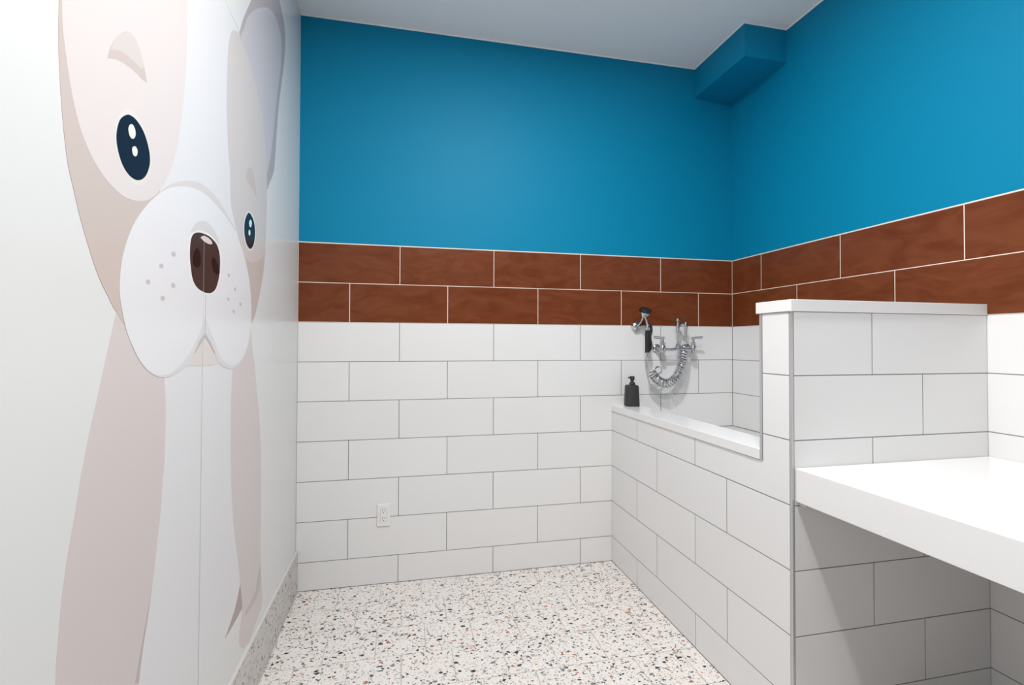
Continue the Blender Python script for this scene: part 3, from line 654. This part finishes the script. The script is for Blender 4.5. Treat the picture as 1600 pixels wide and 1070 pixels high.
# ---------------------------------------------------------------- power outlet
OX, OZ = 0.436, 0.3618
outlet = thing('power_outlet', 'white double power outlet low on the white tiled back wall', 'outlet', (OX, 0, OZ))
part('cover_plate', box_bm(OX - 0.0345, OX + 0.0345, -0.0065, -0.0002, OZ - 0.059, OZ + 0.059, None, 0.0028, 2), M['plate_white'], outlet, False)
insert = part('receptacle', box_bm(OX - 0.0165, OX + 0.0165, -0.0080, -0.0062, OZ - 0.0345, OZ + 0.0345, None, 0.0006, 1), M['plate_white'], outlet, False)
part('insert_gap', box_bm(OX - 0.0176, OX + 0.0176, -0.0067, -0.0060, OZ - 0.0356, OZ + 0.0356), M['shadow_gap'], outlet, False)
for s in (-1, 1):
    zc_ = OZ + s * 0.0195
    for dx in (-0.0062, 0.0062):
        part('slot', box_bm(OX + dx - 0.0012, OX + dx + 0.0012, -0.0083, -0.0079, zc_ + 0.0015, zc_ + 0.0095), M['slot_dark'], insert, False)
    part('ground_hole', lathe_bm([(0.0027, 0.0079), (0.0027, 0.0083)], 12, None, axis_matrix((OX, 0, zc_ - 0.0065), (0, -1, 0))), M['slot_dark'], insert, False)

# ---------------------------------------------------------------- soap dispenser
SX, SY = 1.828, -0.072
soap = thing('soap_dispenser', 'matte black pump soap dispenser standing on the white ledge by the back wall', 'dispenser', (SX, SY, ZCOP))


def rsquare_loft(levels, cx, cy, rot=0.0, n=24, e=4.0):
    """Rounded-square sections (half width, z)."""
    bm = bmesh.new(); rings = []
    for hw, z in levels:
        ring = []
        for i in range(n):
            a = 2 * math.pi * i / n
            c, s = math.cos(a), math.sin(a)
            r = hw / ((abs(c) ** e + abs(s) ** e) ** (1 / e))
            x, y = r * c, r * s
            ring.append(bm.verts.new((cx + x * math.cos(rot) - y * math.sin(rot), cy + x * math.sin(rot) + y * math.cos(rot), z)))
        rings.append(ring)
    for a, b in zip(rings, rings[1:]):
        for i in range(n):
            bm.faces.new((a[i], a[(i + 1) % n], b[(i + 1) % n], b[i]))
    bm.faces.new(rings[0]); bm.faces.new(rings[-1])
    return bm


z = ZCOP
rot = math.radians(-14)
part('bottle', rsquare_loft([(0.0385, z + 0.0003), (0.0405, z + 0.002), (0.0405, z + 0.007), (0.0358, z + 0.112), (0.0340, z + 0.118), (0.029, z + 0.121)], SX, SY, rot, 32, 5.0), M['black_matte'], soap)
TS = Matrix.Translation((SX + 0.003, SY, z))
part('collar', lathe_bm([(0.0165, 0.1205), (0.0165, 0.134), (0.0150, 0.136)], 24, None, TS), M['black_matte'], soap)
pump = part('pump', lathe_bm([(0.0095, 0.134), (0.0095, 0.149), (0.0135, 0.150), (0.0135, 0.170), (0.0125, 0.1715)], 24, None, TS), M['black_matte'], soap)
part('nozzle', tube_bm([(SX + 0.003, SY, z + 0.165), (SX - 0.014, SY - 0.004, z + 0.165), (SX - 0.024, SY - 0.0065, z + 0.164), (SX - 0.027, SY - 0.007, z + 0.161)], [0.0045, 0.0042, 0.0038, 0.0032], 10), M['black_matte'], pump)

# ---------------------------------------------------------------- wall faucet
FY = -0.070
XL, XR, XM = 2.026, 2.229, 2.128
ZV = 1.245
faucet = thing('wall_faucet', 'chrome two-lever faucet with a tall riser mounted on the white back wall tiles', 'faucet', (XM, 0, ZV))
for x in (XL, XR):
    fl = part('wall_flange', lathe_bm([(0.0, 0.0), (0.026, 0.0002), (0.026, 0.006), (0.020, 0.011), (0.013, 0.014)][1:], 24, None, axis_matrix((x, 0, ZV), (0, -1, 0))), M['chrome'], faucet)
    part('union_nut', lathe_bm([(0.019, 0.014), (0.019, 0.030), (0.0125, 0.031), (0.0125, 0.058)], 8, None, axis_matrix((x, 0, ZV), (0, -1, 0))), M['chrome'], fl)
    vb = part('valve_body', lathe_bm([(0.009, -0.026), (0.0135, -0.024), (0.0175, -0.016), (0.0175, 0.012), (0.0145, 0.016), (0.0145, 0.026), (0.0165, 0.028), (0.0165, 0.036), (0.009, 0.039), (0.0075, 0.052), (0.0105, 0.055), (0.0105, 0.066), (0.007, 0.069)], 20, None, Matrix.Translation((x, FY, ZV))), M['chrome'], faucet)
    sgn = -1 if x == XL else 1
    lev = catmull([(x - sgn * 0.013, FY, ZV + 0.0625), (x, FY, ZV + 0.0625), (x + sgn * 0.02, FY - 0.002, ZV + 0.0635), (x + sgn * 0.042, FY - 0.004, ZV + 0.064), (x + sgn * 0.058, FY - 0.006, ZV + 0.063)], 4)
    bm = tube_bm(lev, [0.0060 + 0.0045 * min(1, i / 12) for i in range(len(lev) - 1)] + [0.007], 12)
    for v in bm.verts:
        v.co.z = ZV + 0.063 + (v.co.z - ZV - 0.063) * 0.75 - (v.co.y - FY) * 0.35
    part('lever', bm, M['chrome'], faucet)
zb = ZV + 0.0
bridge = catmull([(XL + 0.012, FY, ZV), (XL + 0.030, FY, ZV - 0.006), (XM - 0.045, FY, ZV - 0.006), (XM - 0.018, FY, ZV - 0.002), (XM, FY, ZV + 0.012)], 6)
part('bridge_pipe', tube_bm(bridge, 0.0085, 12), M['chrome'], faucet)
bridge = [(2 * XM - p.x, p.y, p.z) for p in bridge]
part('bridge_pipe', tube_bm(bridge, 0.0085, 12), M['chrome'], faucet)
riser = part('riser', lathe_bm([(0.013, 0.004), (0.0155, 0.008), (0.0155, 0.022), (0.0115, 0.026), (0.0115, 0.032), (0.0078, 0.034), (0.0078, 0.098), (0.0115, 0.101), (0.0115, 0.128), (0.0145, 0.131), (0.0145, 0.150), (0.0105, 0.153), (0.0105, 0.164), (0.0165, 0.166), (0.0165, 0.178), (0.012, 0.181)], 20, None, Matrix.Translation((XM, FY, ZV))), M['chrome'], faucet)
cr_ = [(XM, FY, ZV + 0.142), (XM + 0.03, FY, ZV + 0.142), (XM + 0.050, FY, ZV + 0.142)]
part('cross_arm', tube_bm(cr_, [0.0085, 0.0085, 0.0085], 12), M['chrome'], faucet)
XD = XM + 0.052
part('arm_nut', lathe_bm([(0.0125, 0.018), (0.0125, 0.032)], 8, None, axis_matrix((XM, FY, ZV + 0.142), (1, 0, 0))), M['chrome'], faucet)
part('down_spout', lathe_bm([(0.0065, 0.062), (0.0085, 0.066), (0.0095, 0.092), (0.0115, 0.098), (0.0125, 0.150), (0.011, 0.158), (0.006, 0.161)], 18, None, Matrix.Translation((XD, FY, ZV))), M['chrome'], faucet)

# ---------------------------------------------------------------- hand sprayer, its wall hook and the coiled hose
hook = thing('sprayer_hook', 'small chrome wall hook holding the sprayer, left of the faucet', 'hook', (1.886, 0, 1.377))
part('wall_flange', lathe_bm([(0.028, 0.0002), (0.028, 0.010), (0.025, 0.023), (0.015, 0.031), (0.007, 0.033)], 24, None, axis_matrix((1.886, 0, 1.377), (0, -1, 0))), M['chrome'], hook)
part('arm', tube_bm(catmull([(1.886, -0.026, 1.377), (1.888, -0.042, 1.384), (1.896, -0.062, 1.410), (1.900, -0.070, 1.434)], 5), 0.0050, 10), M['chrome'], hook)

HX, HY = 1.918, -0.085
sprayer = thing('hand_sprayer', 'black grip hand sprayer with a round head hanging beside the faucet', 'sprayer', (HX, HY, 1.23))
d = V((0.10, -0.42, 0.90)).normalized()
hc = V((1.902, -0.092, 1.457))
AM = axis_matrix(hc, d)
head = part('spray_head', lathe_bm([(0.007, -0.030), (0.014, -0.028), (0.024, -0.014), (0.0295, -0.002), (0.0305, 0.004)], 24, None, AM), M['chrome'], sprayer)
part('rubber_rim', lathe_bm([(0.0308, 0.000), (0.0350, 0.001), (0.0362, 0.011), (0.0325, 0.020), (0.023, 0.022)], 28, None, AM), M['black_rubber'], head)
neck = catmull([hc - d * 0.022, (1.911, -0.088, 1.418), (1.920, -0.086, 1.394), (1.923, -0.085, 1.372)], 5)
part('neck', tube_bm(neck, [0.0065] * 6 + [0.0070 + 0.0006 * i for i in range(len(neck) - 6)], 14), M['chrome'], sprayer)
gp = catmull([(1.923, -0.085, 1.380), (1.922, -0.085, 1.350), (1.9205, -0.085, 1.30), (1.920, -0.085, 1.25), (1.920, -0.085, 1.222)], 5)
part('valve_collar', lathe_bm([(0.0115, 0.0), (0.0135, 0.004), (0.0130, 0.030), (0.0105, 0.036)], 18, None, axis_matrix((1.9225, HY, 1.350), (0.02, 0, 1))), M['chrome'], sprayer)
part('grip', tube_bm(gp[5:], [0.0135, 0.0135, 0.0138, 0.014, 0.014, 0.014, 0.0138, 0.0136, 0.0134, 0.0134, 0.0134, 0.0134, 0.0134, 0.0134, 0.0150, 0.0150][:len(gp[5:])], 16), M['black_rubber'], sprayer)
lv = catmull([(1.9350, -0.088, 1.392), (1.9415, -0.090, 1.370), (1.9420, -0.090, 1.345), (1.9340, -0.089, 1.320), (1.9360, -0.089, 1.295), (1.9410, -0.089, 1.265), (1.9370, -0.088, 1.240), (1.9310, -0.087, 1.234)], 4)
part('trigger', tube_bm(lv, [0.006 + 0.0025 * math.sin(math.pi * i / (len(lv) - 1)) for i in range(len(lv))], 10), M['black_rubber'], sprayer)
part('hose_end', lathe_bm([(0.0095, 0.0), (0.0095, 0.010), (0.0075, 0.012), (0.0075, 0.034), (0.006, 0.036)], 16, None, axis_matrix((1.920, HY, 1.222), (0.02, 0, -1))), M['chrome'], sprayer)

hose = thing('coiled_hose', 'coiled chrome hose looping from the faucet down and up to the sprayer', 'hose', (2.05, -0.085, 1.01))
HYC = -0.085
pd = [(2.160, HYC, 1.262), (2.156, HYC, 1.235), (2.149, HYC, 1.19), (2.140, HYC, 1.145), (2.123, HYC, 1.100), (2.093, HYC, 1.062), (2.052, HYC, 1.042), (2.010, HYC, 1.047), (1.974, HYC, 1.070), (1.948, HYC, 1.102)]
axis = catmull(pd, 40)
# arc-length resample so that the turns are evenly spaced
acc = [0.0]
for a, b in zip(axis, axis[1:]):
    acc.append(acc[-1] + (b - a).length)
turns = 25; NSEG = turns * 22; coil = []
k = 0
for i in range(NSEG + 1):
    s = acc[-1] * i / NSEG
    while k < len(acc) - 2 and acc[k + 1] < s:
        k += 1
    p = axis[k].lerp(axis[k + 1], (s - acc[k]) / max(acc[k + 1] - acc[k], 1e-9))
    t = (axis[k + 1] - axis[k]).normalized()
    n1 = V((0, 1, 0)); n2 = t.cross(n1).normalized()
    r = 0.0240
    a = 2 * math.pi * turns * i / NSEG
    coil.append(p + (n1 * math.cos(a) + n2 * math.sin(a)) * r)
lead = catmull([(XD, FY, ZV + 0.066), (XD, FY, ZV + 0.045), (XD - 0.006, FY - 0.004, ZV + 0.030), tuple(coil[0])], 6)[:-1]
part('inlet_hose', tube_bm(lead, 0.0055, 10), M['chrome'], hose)
part('coil', tube_bm(coil, 0.0046, 8), M['chrome'], hose)
c_end = coil[-1]
loop = [c_end]
for i in range(1, 15):
    a = math.radians(200 - i * 27)
    loop.append(V((1.989 + 0.024 * math.cos(a), HYC - 0.006 + 0.001 * i, 1.118 + 0.021 * math.sin(a))))
loop += [V((1.955, HYC, 1.108)), V((1.938, HYC, 1.125)), V((1.928, HYC, 1.150)), V((1.922, HYC, 1.172)), V((1.9205, HYC, 1.1855))]
part('loop_end', tube_bm(catmull(loop, 5), 0.0042, 8), M['chrome'], hose)

# ---------------------------------------------------------------- ceiling downlights
def lamp_material(strength):
    m = bpy.data.materials.new('lamp_lens'); m.use_nodes = True
    nt = m.node_tree; nt.nodes.clear()
    em = nt.nodes.new('ShaderNodeEmission'); out = nt.nodes.new('ShaderNodeOutputMaterial')
    em.inputs['Color'].default_value = (1.0, 0.985, 0.965, 1); em.inputs['Strength'].default_value = strength
    nt.links.new(em.outputs[0], out.inputs['Surface'])
    return m


for x, y, r, pw, lab in DOWNLIGHTS:
    t = thing('recessed_downlight', lab, 'light', (x, y, ZC), 'ceiling downlights')
    TM = Matrix.Translation((x, y, ZC))
    part('trim_ring', lathe_bm([(r + 0.002, -0.001), (r + 0.022, -0.001), (r + 0.020, -0.006), (r + 0.004, -0.009), (r + 0.002, -0.008)], 32, None, TM), M['white_paint'], t)
    lb = bmesh.new()
    ring = [lb.verts.new((x + r * math.cos(2 * math.pi * i / 32), y + r * math.sin(2 * math.pi * i / 32), ZC - 0.0085)) for i in range(32)]
    lb.faces.new(ring[::-1])
    me = bpy.data.meshes.new('lens'); lb.to_mesh(me); lb.free()
    for v in me.vertices:
        v.co -= t.location
    link('lens', me, lamp_material(LAMP_STRENGTH * pw), t)
